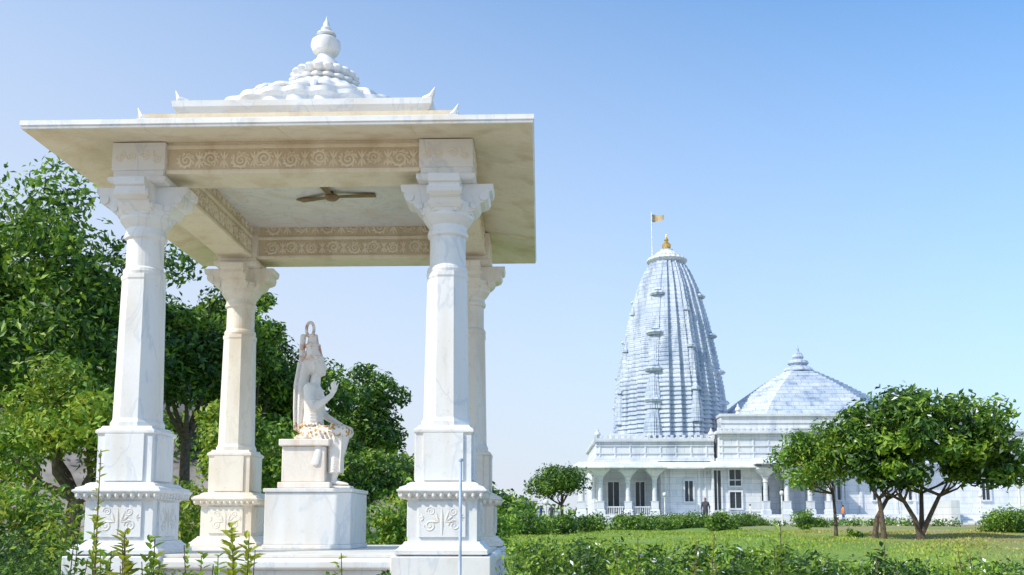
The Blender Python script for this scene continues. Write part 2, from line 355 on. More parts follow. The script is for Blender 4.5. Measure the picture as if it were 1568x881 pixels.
def scroll(mb,fn,c0,zc,R,sg,rad=.014,turns=3.4,np_=26):
    mb.tube([fn(c0+math.cos(k2/(np_-1)*math.pi*turns+math.pi)*R*(1-k2/(np_-1)*.88),zc+sg*math.sin(k2/(np_-1)*math.pi*turns)*R*(1-k2/(np_-1)*.88)) for k2 in range(np_)],[rad*(1-.4*k2/(np_-1)) for k2 in range(np_)],5)
def petal(mb,fn,c0,zc,a,L,rad=.009):
    d=(math.cos(a),math.sin(a))
    mb.tube([fn(c0+d[0]*L*t,zc+d[1]*L*t) for t in (0,.4,.75,1)],[rad*.5,rad*1.3,rad,rad*.2],5)
def pillar(cx,cy,idx):
    front=cy<CY
    mb=MB()
    mb.sqloft(cx,cy,[(.43,1.302),(.43,1.34),(.40,1.36),(.385,1.38),(.36,1.40),(.35,1.42)])
    mb.sqloft(cx,cy,[(.325,1.421),(.325,1.80),(.35,1.82),(.35,1.845)])
    mb.box(cx-.22,cx+.22,cy-.345,cy+.345,1.46,1.79); mb.box(cx-.345,cx+.345,cy-.22,cy+.22,1.461,1.789)
    mb.sqloft(cx,cy,[(.36,1.846),(.40,1.868),(.42,1.885),(.42,1.90),(.40,1.91),(.395,1.925),(.34,1.945),(.33,1.96),(.30,1.975)])
    for s1 in range(11):
        t=-.37+s1*.074
        for (px,py) in ((cx+t,cy-.385),(cx+t,cy+.385),(cx-.385,cy+t),(cx+.385,cy+t)):
            mb.lathe(px,py,[(.003,1.815),(.022,1.838),(.026,1.87)],8)
    mb.sqloft(cx,cy,[(.265,1.976),(.265,2.43),(.285,2.45),(.285,2.475),(.25,2.50),(.24,2.52)])
    mb.box(cx-.19,cx+.19,cy-.285,cy+.285,1.99,2.44); mb.box(cx-.285,cx+.285,cy-.19,cy+.19,1.991,2.441)
    def oc(r,z): return (r/math.cos(math.pi/8),z)
    mb.lathe(cx,cy,[oc(.235,2.521),oc(.235,2.56),oc(.215,2.60),oc(.192,3.98),oc(.20,4.0),oc(.20,4.04)],8,rot=math.pi/8)
    mb.lathe(cx,cy,[(.198,4.041),(.205,4.07),(.198,4.10),(.18,4.12),(.178,4.40),(.20,4.42),(.205,4.45),(.19,4.48),(.19,4.52),(.215,4.55),(.25,4.60),(.255,4.63)],32)
    mb.lathe(cx,cy,[oc(.25,4.63),oc(.27,4.68),oc(.27,4.74)],8,rot=math.pi/8)
    prof=[(0,4.60),(.20,4.63),(.27,4.66),(.31,4.70),(.33,4.735),(.37,4.745),(.41,4.77),(.425,4.81),(.42,4.85),(.45,4.86),(.46,4.90),(.46,4.93),(0,4.93)]
    for ax in range(2):
        for sg in (-1,1):
            wd=.15+.001*ax; R=[]
            for s2 in (-wd,wd):
                R.append([((cx+sg*a2,cy+s2,z) if ax==0 else (cx+s2,cy+sg*a2,z)) for a2,z in prof])
            mb.loft(R)
            for s2 in (-1,1):
                for (a2,z,r) in ((.37,4.80,.045),(.27,4.71,.035)):
                    p0=(cx+sg*a2,cy+s2*(wd-.01),z) if ax==0 else (cx+s2*(wd-.01),cy+sg*a2,z)
                    p1=(cx+sg*a2,cy+s2*(wd+.018),z) if ax==0 else (cx+s2*(wd+.018),cy+sg*a2,z)
                    mb.tube([p0,p1],r,14)
    mb.sqloft(cx,cy,[(.27,4.932),(.29,4.95),(.29,4.99),(.25,5.01),(.25,5.06),(.265,5.07),(.265,5.35)])
    mb.build("pillar_%d"%idx,P,M_MAR if front else M_MARW,.008)
    mb=MB()
    for sg in(-1,1):
        for ax in range(2):
            fn=(lambda a,z,sg=sg:(cx+a,cy+sg*.345,z)) if ax==0 else (lambda a,z,sg=sg:(cx+sg*.345,cy+a,z))
            for s3 in(-1,1):
                scroll(mb,fn,s3*.115,1.57,.055,s3,.0065); scroll(mb,fn,s3*.105,1.70,.042,-s3,.0055)
                for aa in (.3,.9,1.5): petal(mb,fn,s3*.03,1.60,math.pi/2-s3*aa,.10,rad=.007)
                for aa in (.6,1.4,2.4): petal(mb,fn,s3*.17,1.64,math.pi/2-s3*aa,.045,rad=.006)
            petal(mb,fn,0,1.48,math.pi/2,.26,rad=.008)
            fn=(lambda a,z,sg=sg:(cx+a,cy+sg*.266,z)) if ax==0 else (lambda a,z,sg=sg:(cx+sg*.266,cy+a,z))
            for s3 in(-1,1):
                scroll(mb,fn,s3*.07,5.21,.05,s3,.0095); scroll(mb,fn,s3*.19,5.18,.042,-s3,.009)
                for aa in (.5,1.3,2.1): petal(mb,fn,s3*.13,5.22,math.pi/2-s3*aa,.06,rad=.009)
    mb.build("pillar_%d_carving"%idx,P,M_MARW,0,True)
i=0
for sy in(-1,1):
    for sx2 in(-1,1): i+=1; pillar(CX+sx2*H,CY+sy*H,i)
mb=MB(); T=.19
for s1 in(-1,1):
    mb.box(CX-H,CX+H,CY+s1*H-T,CY+s1*H+T,5.05,5.62,0)
    mb.box(CX+s1*H-T,CX+s1*H+T,CY-H+T+.002,CY+H-T-.002,5.052,5.62,0)
    for zz in (5.05,5.305):
        mb.box(CX-H+.26,CX+H-.26,CY+s1*H-T-.02,CY+s1*H+T+.02,zz-.006,zz+.035)
        mb.box(CX+s1*H-T-.02,CX+s1*H+T+.02,CY-H+.26,CY+H-.26,zz-.005,zz+.034)
mb.build("beams",P,M_MARC,.004)
mb=MB()   # ground of the carved friezes, groove depth suggested by darker colour
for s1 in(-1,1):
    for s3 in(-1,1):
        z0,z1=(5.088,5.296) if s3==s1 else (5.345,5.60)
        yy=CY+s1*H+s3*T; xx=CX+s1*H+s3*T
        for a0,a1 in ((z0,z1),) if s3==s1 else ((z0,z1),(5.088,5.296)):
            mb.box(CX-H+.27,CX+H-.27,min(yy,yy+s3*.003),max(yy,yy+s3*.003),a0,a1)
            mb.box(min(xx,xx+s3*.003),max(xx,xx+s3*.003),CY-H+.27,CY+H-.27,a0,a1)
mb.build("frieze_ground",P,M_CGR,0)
mb=MB()
def band(fn,L,z0,z1,cell):
    nc=int(L/cell); cell=L/nc; R0=min((z1-z0)*.36,cell*.44); zc0=(z0+z1)/2
    for i in range(nc):
        sg=1 if i%2 else -1; c0=-L/2+cell*(i+.5)+random.uniform(-.08,.08)*cell; R=R0*random.uniform(.82,1.08); zc=zc0+sg*R0*.12
        scroll(mb,fn,c0,zc,R,sg,.015,random.uniform(2.8,3.8))
        for k in range(11):
            a2=k*.57+random.uniform(-.15,.15)
            p=fn(c0+math.cos(a2)*R*1.3,zc+math.sin(a2)*R*1.15); q=fn(c0+math.cos(a2+.6)*R*.86,zc+math.sin(a2+.6)*R*.86); mb.tube([p,q],[.013,.007],5)
        for s4 in(-1,1):
            for aa in(-.5,0,.5): petal(mb,fn,c0+cell*.5,zc0,s4*math.pi/2+aa,(z1-z0)*.42,rad=.011)
for s1 in(-1,1):
    for s3 in(-1,1):
        z0,z1=(5.09,5.295) if s3==s1 else (5.35,5.60)
        yy=CY+s1*H+s3*(T+.004); xx=CX+s1*H+s3*(T+.004)
        Lb=2*H-.62
        band(lambda a,z:(CX+a,yy,z),Lb,z0,z1,.26 if s3==s1 else .34); band(lambda a,z:(xx,CY+a,z),Lb,z0,z1,.26 if s3==s1 else .34)
        if s3!=s1:
            band(lambda a,z:(CX+a,yy,z),Lb,5.09,5.295,.26); band(lambda a,z:(xx,CY+a,z),Lb,5.09,5.295,.26)
mb.build("carved_relief",P,M_MARC,0,True)
mb=MB(); mb.cbox(CX,CY,H+.1,5.64,5.72,1)
for hh in (1.25,1.0,.72):
    for s1 in(-1,1):
        mb.box(CX-hh,CX+hh,CY+s1*hh-.035,CY+s1*hh+.035,5.585,5.64); mb.box(CX+s1*hh-.035,CX+s1*hh+.035,CY-hh+.036,CY+hh-.036,5.586,5.64)
mb.lathe(CX,CY,[(.62,5.64),(.6,5.60),(.45,5.59),(.42,5.56),(.28,5.55),(.24,5.52),(.05,5.50)],96,16,.16)
for i in range(16):
    for j2 in range(4):
        t=-1.2+i*.16; q=[(t,-1.125),(t,1.125),(-1.125,t),(1.125,t)][j2]
        mb.lathe(CX+q[0],CY+q[1],[(.06,5.64),(.05,5.605),(.01,5.59)],8)
for i in range(8):
    for j2 in range(4):
        t=-.98+i*.28; q=[(t,-.86),(t,.86),(-.86,t),(.86,t)][j2]
        scroll(mb,lambda a,b2,q=q:(CX+q[0]+a,CY+q[1]+b2,5.636),0,0,.10,1 if i%2 else -1,.024)
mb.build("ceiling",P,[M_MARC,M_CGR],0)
mb=MB()
def sqr(h,z): return [(CX-h,CY-h,z),(CX+h,CY-h,z),(CX+h,CY+h,z),(CX-h,CY+h,z)]
mb.loft([sqr(1.62,5.39),sqr(1.74,5.37),sqr(2.37,5.247),sqr(2.385,5.245)],1,False)
mb.loft([sqr(2.385,5.245),sqr(2.39,5.25),sqr(2.395,5.265),sqr(2.38,5.27),sqr(2.40,5.28),sqr(2.40,5.325),sqr(2.36,5.335),sqr(1.6,5.52)],0,False)
for s1 in(-1,1):
    for t in (-1.25,0,1.25):
        mb.tube([(CX+t,CY+s1*1.75,5.366),(CX+t,CY+s1*2.36,5.248)],.006,5,1); mb.tube([(CX+s1*1.75,CY+t,5.366),(CX+s1*2.36,CY+t,5.248)],.006,5,1)
mb.build("eave",P,[M_MAR,M_MARC],0)
mb=MB()
mb.sqloft(CX,CY,[(1.60,5.47),(1.60,5.60),(1.64,5.62),(1.64,5.67),(1.58,5.68)])
mb.sqloft(CX-.03,CY,[(1.33,5.68),(1.33,5.74),(1.31,5.75),(1.31,5.86),(1.33,5.87),(1.36,5.92),(1.37,5.98),(1.31,5.99)])
for hh,z in ((1.62,5.67),(1.35,5.98)):
    for sx2 in(-1,1):
        for sy in(-1,1):
            x=CX+sx2*hh; y=CY+sy*hh
            mb.tube([(x-sx2*.10,y-sy*.04,z),(x-sx2*.02,y-sy*.01,z+.03),(x+sx2*.015,y,z+.12)],[.04,.035,.005],8)
mb.build("roof_steps",P,M_MAR,.008)
mb=MB(); DX=CX-.11
mb.lathe(DX,CY,[(1.25,5.98),(1.25,6.08),(1.29,6.12),(1.29,6.17),(1.22,6.20),(1.10,6.235),(1.07,6.27),(1.10,6.29),(1.09,6.32),(.98,6.35),(.82,6.41),(.68,6.47)],196,28,.045)
mb.lathe(DX,CY,[(.64,6.45),(.71,6.48),(.71,6.51),(.62,6.55),(.52,6.61),(.44,6.68),(.40,6.71)],168,24,.06)
mb.lathe(DX,CY,[(.36,6.70),(.43,6.73),(.43,6.755),(.36,6.78),(.30,6.80)],120,20,.08)
mb.lathe(DX,CY,[(.26,6.80),(.37,6.83),(.395,6.865),(.37,6.90),(.26,6.93)],120,20,.10)
mb.lathe(DX,CY,[(.24,6.93),(.27,6.95),(.26,6.97),(.18,7.0),(.16,7.05),(.12,7.09),(.10,7.13),(.09,7.165),(.15,7.195),(.18,7.27),(.17,7.33),(.11,7.375),(.06,7.395)],32)
mb.lathe(DX,CY,[(.07,7.39),(.12,7.415),(.11,7.435),(.055,7.465),(.065,7.495),(.04,7.53),(.035,7.57),(.012,7.61),(.0,7.67)],20)
for i in range(12):
    a=2*math.pi*i/12+.13; c,s3=math.cos(a),math.sin(a)
    mb.tube([(DX+c*r,CY+s3*r,z) for r,z in ((1.20,6.19),(1.09,6.29),(.93,6.37),(.76,6.45))],[.02,.045,.035,.015],8)
mb.build("lotus_dome",P,M_MAR,0,True)
Fn=empty("ceiling_fan",(CX,CY,5.42)); mb=MB()
mb.lathe(0,0,[(.02,.10),(.02,.02),(.07,.01),(.09,-.02),(.06,-.05),(.01,-.06)],20)
for a in (10,150,262):
    c,s2=math.cos(math.radians(a)),math.sin(math.radians(a))
    q=[(.06,-.03),(.5,-.055),(.52,.055),(.06,.03)]
    R=[[(x*c-y*s2,x*s2+y*c,z+ (x*.09)) for x,y in q] for z in(-.02,-.008)]
    mb.loft(R)
o=mb.build("hub_and_blades",None,M_FAN); o.parent=Fn
Pp=empty("metal_post",(-.71,8.4,0)); mb=MB(); mb.tube([(0,0,0),(0,0,2.14)],.014,10); mb.lathe(0,0,[(.014,2.13),(.022,2.14),(.022,2.16),(.0,2.17)],10); mb.lathe(0,0,[(.05,0),(.05,.02),(.02,.03)],12)
o=mb.build("pole",None,M_PIPE,0,True); o.parent=Pp
# ---------------------------------------------------------------- statue (voxel-unioned continuous surface)
def skin_mesh(nodes,edges,root=0,sub=1):
    me=bpy.data.meshes.new("sk"); me.from_pydata([n[0] for n in nodes],edges,[]); o=bpy.data.objects.new("sk",me); COL.objects.link(o)
    md=o.modifiers.new('s','SKIN'); md.use_smooth_shade=True
    for i,nd in enumerate(nodes):
        r=nd[1]; r=r if isinstance(r,tuple) else (r,r); me.skin_vertices[0].data[i].radius=r
    me.skin_vertices[0].data[root].use_root=True
    ss=o.modifiers.new('u','SUBSURF'); ss.levels=sub; ss.render_levels=sub
    dg=bpy.context.evaluated_depsgraph_get(); dg.update(); r=bpy.data.meshes.new_from_object(o.evaluated_get(dg)); bpy.data.objects.remove(o); return r
ico=bmesh.new(); bmesh.ops.create_icosphere(ico,subdivisions=2,radius=1); ico.verts.ensure_lookup_table()
IV=[v.co.copy() for v in ico.verts]; IF=[tuple(x.index for x in f.verts) for f in ico.faces]; ico.free()
SV=[];SF=[]
def ball(c,r,rot=None):
    o=len(SV); r=r if isinstance(r,tuple) else (r,r,r)
    for v in IV: SV.append((v.x*r[0]+c[0],v.y*r[1]+c[1],v.z*r[2]+c[2]))
    SF.extend(tuple(i+o for i in f) for f in IF)
def limb(pts,step=.012):
    for (p,r),(q,t) in zip(pts[:-1],pts[1:]):
        p=Vector(p); q=Vector(q); n2=max(2,int((q-p).length/step))
        r=r if isinstance(r,tuple) else (r,r,r); t=t if isinstance(t,tuple) else (t,t,t)
        for i in range(n2+1):
            f=i/n2; c=p.lerp(q,f); ball(c,tuple(a+(b2-a)*f for a,b2 in zip(r,t)))
ST=empty("seated_deity_statue",(-2.66,10.95,2.63))
limb([((0,0,0),(.15,.19,.10)),((0,0,.14),(.125,.15,.08)),((0,0,.24),(.12,.145,.08)),((.01,0,.38),(.135,.18,.08)),((.0,0,.50),(.11,.175,.06)),((.0,0,.55),(.08,.13,.04))],.03)
limb([((.005,0,.54),.07),((.02,0,.66),.06)])
ball((.03,0,.79),(.108,.095,.122)); ball((.075,0,.74),(.06,.065,.08)); ball((.143,0,.765),(.016,.013,.022)); ball((.136,0,.785),(.010,.010,.03)); ball((.126,0,.727),(.018,.026,.007)); ball((.124,0,.714),(.016,.022,.007)); ball((.114,0,.692),(.022,.024,.018)); ball((.115,.032,.812),(.018,.03,.010)); ball((.115,-.032,.812),(.018,.03,.010))
for s2 in(-1,1): ball((.122,.033*s2,.790),(.012,.018,.008)); ball((.02,.098*s2,.775),(.022,.014,.04)); ball((.02,.102*s2,.725),(.014,.012,.018))
ball((-.07,0,.80),(.07,.09,.13)); limb([((-.10,0,.80),(.065,.10,.07)),((-.135,0,.55),(.06,.13,.07)),((-.14,0,.30),(.055,.13,.07)),((-.15,0,.05),(.05,.10,.05))],.03)
for k in range(9):
    y=-.12+.03*k; limb([((-.165,y*.7,.82),.016),((-.195,y,.55),.016),((-.195,y,.28),.015),((-.195,y*.8,.04),.012)],.015)
for z0,z1,r0,r1 in ((.865,.90,.124,.128),(.90,.93,.110,.105),(.93,1.03,.105,.082),(1.02,1.05,.092,.092),(1.05,1.15,.075,.055),(1.145,1.165,.065,.065)):
    k2=max(2,int((z1-z0)/.01))
    for i in range(k2+1):
        f=i/k2; ball((-.005-.03*(z0-.86)*3,0,z0+(z1-z0)*f),(r0+(r1-r0)*f,r0+(r1-r0)*f,.012))
for i in range(40):
    a=2*math.pi*i/40; ball((-.06+.045*math.cos(a),0,1.235+.085*math.sin(a)),(.019,.022,.019))
for i in range(22):
    f=i/21; ball((-.14-.01*math.sin(f*3),0,.70+.45*f),(.035,.075-.04*f,.03))
limb([((.03,-.10,-.02),(.12,.11,.10)),((.24,-.13,.0),(.09,.09,.085)),((.40,-.13,.005),(.078,.078,.078))])
limb([((.40,-.13,.005),.076),((.36,-.13,-.18),.072),((.32,-.13,-.38),.05),((.29,-.13,-.54),.036)])
limb([((.28,-.13,-.575),(.045,.038,.03)),((.38,-.14,-.59),(.05,.042,.022)),((.43,-.145,-.597),(.03,.042,.016))])
for k in range(5): limb([((.44,-.178+.017*k,-.60),.009),((.468-.006*k,-.18+.017*k,-.603),.008)],.006)
limb([((.03,.10,-.02),(.12,.11,.10)),((.22,.19,.01),(.09,.09,.08)),((.36,.24,.02),(.075,.075,.07))])
limb([((.36,.24,.02),.07),((.30,.08,.04),.06),((.25,-.06,.06),.04)]); limb([((.25,-.06,.06),.036),((.27,-.16,.08),(.03,.05,.025))])
limb([((-.02,0,-.06),(.20,.24,.06)),((.12,.02,-.06),(.20,.24,.05))],.04)
limb([((.30,-.12,-.08),(.10,.10,.08)),((.30,-.12,-.34),(.085,.10,.08)),((.29,-.12,-.46),(.075,.105,.03))],.03)
for k in range(7): a=-.21+.03*k; limb([((.385-.002*k,a,-.05),.014),((.37,a,-.46),.012)],.012)
for k in range(6): a=.02+.05*k; limb([((a,-.215,-.0),.012),((a+.04,-.225,-.09),.012)],.012)
limb([((.10,-.20,-.03),(.05,.03,.05)),((.13,-.25,-.25),(.04,.02,.05)),((.10,-.26,-.36),(.05,.015,.04))],.02)
limb([((-.005,-.195,.50),.072),((.0,-.23,.42),.06),((.06,-.275,.27),.047)]); limb([((.06,-.275,.27),.046),((.16,-.25,.33),.04),((.26,-.22,.42),.028)])
limb([((.26,-.22,.42),(.026,.02,.026)),((.285,-.215,.48),(.036,.017,.036))])
for dx,dz,L in ((-.028,.02,.062),(-.009,.028,.072),(.011,.026,.068),(.029,.016,.052)):
    b0=Vector((.288+dx,-.215,.50+dz-.012)); limb([(b0,.0105),(b0+Vector((dx*.3,-.004,L*.55)),.0095),(b0+Vector((dx*.3+.012,-.002,L)),.008)],.006)
limb([((.262,-.22,.45),.013),((.228,-.225,.485),.011),((.225,-.222,.515),.009)],.006)
limb([((-.005,.195,.50),.072),((.0,.24,.40),.06),((.05,.29,.25),.047)]); limb([((.05,.29,.25),.045),((.18,.27,.17),.038),((.28,.25,.12),.028)]); limb([((.28,.25,.12),(.03,.03,.018)),((.34,.245,.10),(.035,.035,.016))])
for k in range(4): limb([((.36,.272-.018*k,.10),.0105),((.40,.275-.02*k,.085),.0095),((.415,.275-.02*k,.06),.008)],.006)
limb([((.32,.22,.10),.012),((.345,.195,.085),.010)],.006)
def ringb(c,r,rad,axis=2,n2=20):
    for i in range(n2):
        a=2*math.pi*i/n2; u,v2=math.cos(a)*r,math.sin(a)*r
        ball((c[0]+u,c[1]+v2,c[2]),rad)
ringb((.03,-.25,.35),.054,.012); ringb((.235,-.228,.395),.032,.009); ringb((.02,.255,.36),.054,.012)
for i in range(26):
    a=2*math.pi*i/26
    ball((.165*math.cos(a)*.82,.168*math.sin(a),.085),.017); ball((.03+.09*math.cos(a),.11*math.sin(a),.545-.045*math.cos(a)),.011); ball((.05+.105*math.cos(a),.14*math.sin(a),.47-.11*math.cos(a)),.011)
m,n,l,b=newmat("statue_surface")
co=n.new('ShaderNodeTexCoord').outputs['Object']; sp=n.new('ShaderNodeSeparateXYZ'); l.new(co,sp.inputs[0])
nn=noise(n,l,co,9,5); f1=ramp(n,l,nn,.47,.6)
up=n.new('ShaderNodeMath'); up.operation='MULTIPLY'; l.new(ramp(n,l,sp.outputs[2],.82,.90),up.inputs[0]); l.new(f1,up.inputs[1])
c=mixc(n,l,ramp(n,l,noise(n,l,co,3,5),.4,.7,0,.35),(.84,.80,.75),(.68,.57,.48)); c=mixc(n,l,up.outputs[0],c,(.52,.22,.13))
g1=n.new('ShaderNodeMath'); g1.operation='MULTIPLY'; l.new(ramp(n,l,sp.outputs[2],-.08,-.04),g1.inputs[0]); l.new(ramp(n,l,sp.outputs[2],.14,.11),g1.inputs[1])
g2=n.new('ShaderNodeMath'); g2.operation='MULTIPLY'; l.new(g1.outputs[0],g2.inputs[0]); l.new(ramp(n,l,noise(n,l,co,26,2),.52,.57),g2.inputs[1])
c=mixc(n,l,g2.outputs[0],c,(.5,.27,.07)); l.new(c,b.inputs['Base Color']); b.inputs['Roughness'].default_value=.4
me=bpy.data.meshes.new("figure"); me.from_pydata(SV,[],SF); me.materials.append(m)
o=bpy.data.objects.new("figure",me); COL.objects.link(o); o.parent=ST
rm=o.modifiers.new('r','REMESH'); rm.mode='VOXEL'; rm.voxel_size=.007; rm.use_smooth_shade=True
sm=o.modifiers.new('m','SMOOTH'); sm.factor=.5; sm.iterations=1
mb=MB(); mb.cbox(-.02,0,.30,-.65,-.58); mb.cbox(-.04,0,.25,-.578,-.17); mb.cbox(-.03,0,.29,-.168,-.09)
mb.box(.2,.50,-.24,-.02,-.648,-.62)
o=mb.build("throne",None,M_STAT,.012); o.parent=ST
pd=empty("statue_pedestal",(-2.60,11.02,1.30)); mb=MB(); mb.cbox(0,0,.50,.002,.05,0,.5); mb.cbox(0,0,.485,.05,.63,0,.48); mb.cbox(0,0,.50,.632,.675,0,.5)
o=mb.build("block",None,M_MAR,.008); o.parent=pd
# ---------------------------------------------------------------- temple
TP=empty("marble_temple")
tx,ty=12.3,90.0; rot=math.radians(-90-25)
plan=[]
for q in range(4):
    for (a,b2) in [(.76,-.76),(.76,-.66),(.80,-.66),(.80,-.50),(.90,-.50),(.90,-.31),(1,-.31),(1,-.1),(1.02,-.1),(1.02,.1),(1,.1),(1,.31),(.90,.31),(.90,.50),(.80,.50),(.80,.66),(.76,.66)]:
        an=q*math.pi/2; plan.append((a*math.cos(an)-b2*math.sin(an),a*math.sin(an)+b2*math.cos(an)))
def ring(cx,cy,s2,z,rt=rot): 
    c,s3=math.cos(rt),math.sin(rt); return [(cx+(x*c-y*s3)*s2,cy+(x*s3+y*c)*s2,z) for x,y in plan]
PZ=[9.0,9.94,14.0,17.2,20.4,23.6,25.2,26.1,26.4]; PH=[5.2,5.2,4.95,4.4,3.75,2.9,2.25,1.7,1.4]
hw=lambda z: float(np.interp(z,PZ,PH))
def spire(mb,cx,cy,z0,z1,h0,levels,rt=rot):
    rs=[]
    for i in range(levels+1):
        t=i/levels; z=z0+(z1-z0)*t
        s2=h0*np.interp(t,[0,.25,.45,.65,.82,.92,1],[1,.94,.85,.73,.58,.45,.33])
        if cx==tx and cy==ty: s2=hw(z)
        dz=(z1-z0)/levels; g=.972 if cx==tx else .94
        rs+= [ring(cx,cy,s2,z,rt),ring(cx,cy,s2*.995,z+dz*.62,rt),ring(cx,cy,s2*g,z+dz*.65,rt),ring(cx,cy,s2*g,z+dz*.96,rt)]
    mb.loft(rs)
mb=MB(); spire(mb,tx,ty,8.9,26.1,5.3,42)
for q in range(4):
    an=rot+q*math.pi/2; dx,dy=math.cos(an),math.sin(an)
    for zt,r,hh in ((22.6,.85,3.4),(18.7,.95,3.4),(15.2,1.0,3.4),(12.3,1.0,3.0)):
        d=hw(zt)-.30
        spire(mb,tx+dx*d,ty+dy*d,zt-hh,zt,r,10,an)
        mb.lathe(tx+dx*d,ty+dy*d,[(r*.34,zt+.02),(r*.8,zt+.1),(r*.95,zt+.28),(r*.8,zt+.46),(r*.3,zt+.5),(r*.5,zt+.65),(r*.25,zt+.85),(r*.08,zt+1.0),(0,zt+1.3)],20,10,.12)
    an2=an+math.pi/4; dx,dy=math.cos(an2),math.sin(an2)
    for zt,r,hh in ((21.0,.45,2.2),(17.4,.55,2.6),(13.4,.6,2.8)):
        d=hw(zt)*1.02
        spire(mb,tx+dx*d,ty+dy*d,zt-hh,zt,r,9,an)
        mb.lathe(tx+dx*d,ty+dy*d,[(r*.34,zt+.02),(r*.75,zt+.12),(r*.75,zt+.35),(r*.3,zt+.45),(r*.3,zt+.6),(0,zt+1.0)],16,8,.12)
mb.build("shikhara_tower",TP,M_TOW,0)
mb=MB()
mb.lathe(tx,ty,[(1.2,26.0),(1.2,26.3),(1.7,26.45),(1.9,26.72),(1.7,27.0),(1.2,27.1),(1.25,27.2),(1.0,27.5),(.55,27.75),(.6,27.85),(.3,27.95)],72,24,.1)
mb.build("amalaka",TP,M_TEM,0,True)
mb=MB(); mb.lathe(tx,ty,[(.2,27.9),(.42,28.1),(.45,28.35),(.2,28.6),(.12,28.7),(.24,28.82),(.1,29.0),(0,29.5)],16); mb.build("kalasha",TP,M_GOLD,0,True)
mb=MB(); mb.tube([(tx-1.45,ty-.5,26.0),(tx-1.45,ty-.5,31.5)],.05,8); mb.build("flag_pole",TP,M_WHITEP)
mb=MB(); rs=[]
for i in range(9):
    t=i/8; x=tx-1.42+1.15*t; y=ty-.5+.15*math.sin(t*5); rs.append((x,y,31.25-.05*t+.05*math.sin(t*6))); rs.append((x,y+.03,30.5+.15*t))
mb.add(rs,[(2*i,2*i+1,2*i+3,2*i+2) for i in range(8)]); mb.build("flag",TP,M_FLAG)
mb=MB()
mb.box(2.3,50,81.0,110,1.0,2.0); mb.box(2.6,49,81.6,110,2.002,2.25)
mb.box(4.9,16.0,86.5,100,2.252,6.6)
mb.box(10.6,15.0,84.2,86.6,2.252,6.6)
mb.box(15.0,19.3,83.6,99,2.252,6.7)
mb.box(4.8,15.4,84.3,100,6.95,7.3); mb.box(4.95,15.4,84.5,99.9,7.301,8.7); mb.box(4.75,15.4,84.2,100,8.702,9.0)
mb.box(6.3,18.2,85.3,99,9.003,9.5)
mb.box(15.5,22.2,83.4,99,6.9,7.2); mb.box(15.7,22.0,83.6,99,7.201,9.3); mb.box(15.4,22.3,83.2,99,9.302,9.55); mb.box(16.0,30.5,84.2,99,9.552,10.9)
mb.box(15.9,34.5,84.0,99.1,10.902,11.15)
mb.box(22.2,50,87.5,105,2.252,7.4); mb.box(22.1,50,87.2,105,7.402,7.7); mb.box(36,52,92,108,7.7,10.2); mb.box(35.8,52.2,91.7,108,10.202,10.5)
mb.box(19.3,25.5,87.8,99,2.252,6.8)
x=5.2
while x<15.2: mb.box(x,x+.14,84.43,84.52,7.3,8.7); x+=1.35
x=15.9
while x<21.8: mb.box(x,x+.14,83.54,83.62,7.2,9.3); x+=1.35
x=22.6
while x<35: mb.box(x,x+.25,87.35,87.52,2.25,7.4); x+=1.6
for i in (0,1,6,7): mb.box(10.9+i*.5,11.06+i*.5,84.08,84.25,2.25,6.3)
for zz in (3.0,5.7): mb.box(10.58,15.02,84.13,84.22,zz,zz+.12); mb.box(15.78,19.32,83.52,83.62,zz-.5,zz-.4)
# parapet: horizontal mouldings, recessed panels' rails and merlons
for zz in (7.62,8.3): mb.box(4.9,15.42,84.40,84.52,zz,zz+.09)
for zz in (7.6,8.2,8.9): mb.box(15.66,22.04,83.5,83.62,zz,zz+.1)
for zz in (9.8,10.3): mb.box(15.95,30.55,84.1,84.22,zz,zz+.12)
x=4.8
while x<15.2: mb.box(x,x+.26,84.22,84.4,9.0,9.28); x+=.52
x=15.5
while x<22.1: mb.box(x,x+.26,83.22,83.4,9.55,9.83); x+=.52
x=22.3
while x<49: mb.box(x,x+.3,87.25,87.5,7.7,8.0); x+=.6
mb.build("body",TP,M_TEM,.02)
mb=MB()
def eave(x0,x1,yf,yb,z):
    v=[(x0-.7,yf-.9,z-.28),(x1+.7,yf-.9,z-.28),(x1,yf+.1,z+.22),(x0,yf+.1,z+.22),(x0-.7,yf-.9,z-.38),(x1+.7,yf-.9,z-.38),(x1,yf+.1,z+.05),(x0,yf+.1,z+.05),(x0-.7,yb,z-.28),(x0,yb,z+.22),(x0-.7,yb,z-.38),(x0,yb,z+.05),(x1+.7,yb,z-.28),(x1,yb,z+.22),(x1+.7,yb,z-.38),(x1,yb,z+.05)]
    mb.add(v,[(0,1,2,3),(4,7,6,5),(0,4,5,1),(0,3,9,8),(4,10,11,7),(0,8,10,4),(1,12,13,2),(5,6,15,14),(1,5,14,12)])
    mb.box(x0,x1,yf+.1,yb,z-.2,z+.25)
eave(3.3,10.2,82.6,90,6.6); eave(10.21,14.9,84.0,86,6.62); eave(14.95,19.0,83.2,86,6.64); eave(19.1,25.0,82.2,88,6.9); eave(25.8,35,87.0,90,7.2)
mb.build("chajja_eaves",TP,M_TEM,0)
mb=MB()
def tcol(x,y,z1=6.4,r=.22):
    mb.sqloft(x,y,[(.38,2.252),(.38,2.6),(.3,2.7),(.3,3.3),(.34,3.4)])
    mb.lathe(x,y,[(r,3.4),(r*.9,5.0),(r*1.2,5.05),(r*.95,5.15),(r*1.0,5.3),(r*1.5,5.5)],10)
    mb.sqloft(x,y,[(.3,5.5),(.36,5.65),(.7,6.0),(.8,6.1),(.8,6.25),(.35,6.27),(.35,z1)])
for x in (3.6,5.2,7.6,9.9): tcol(x,82.9)
for x in (3.6,5.2): tcol(x,86.2)
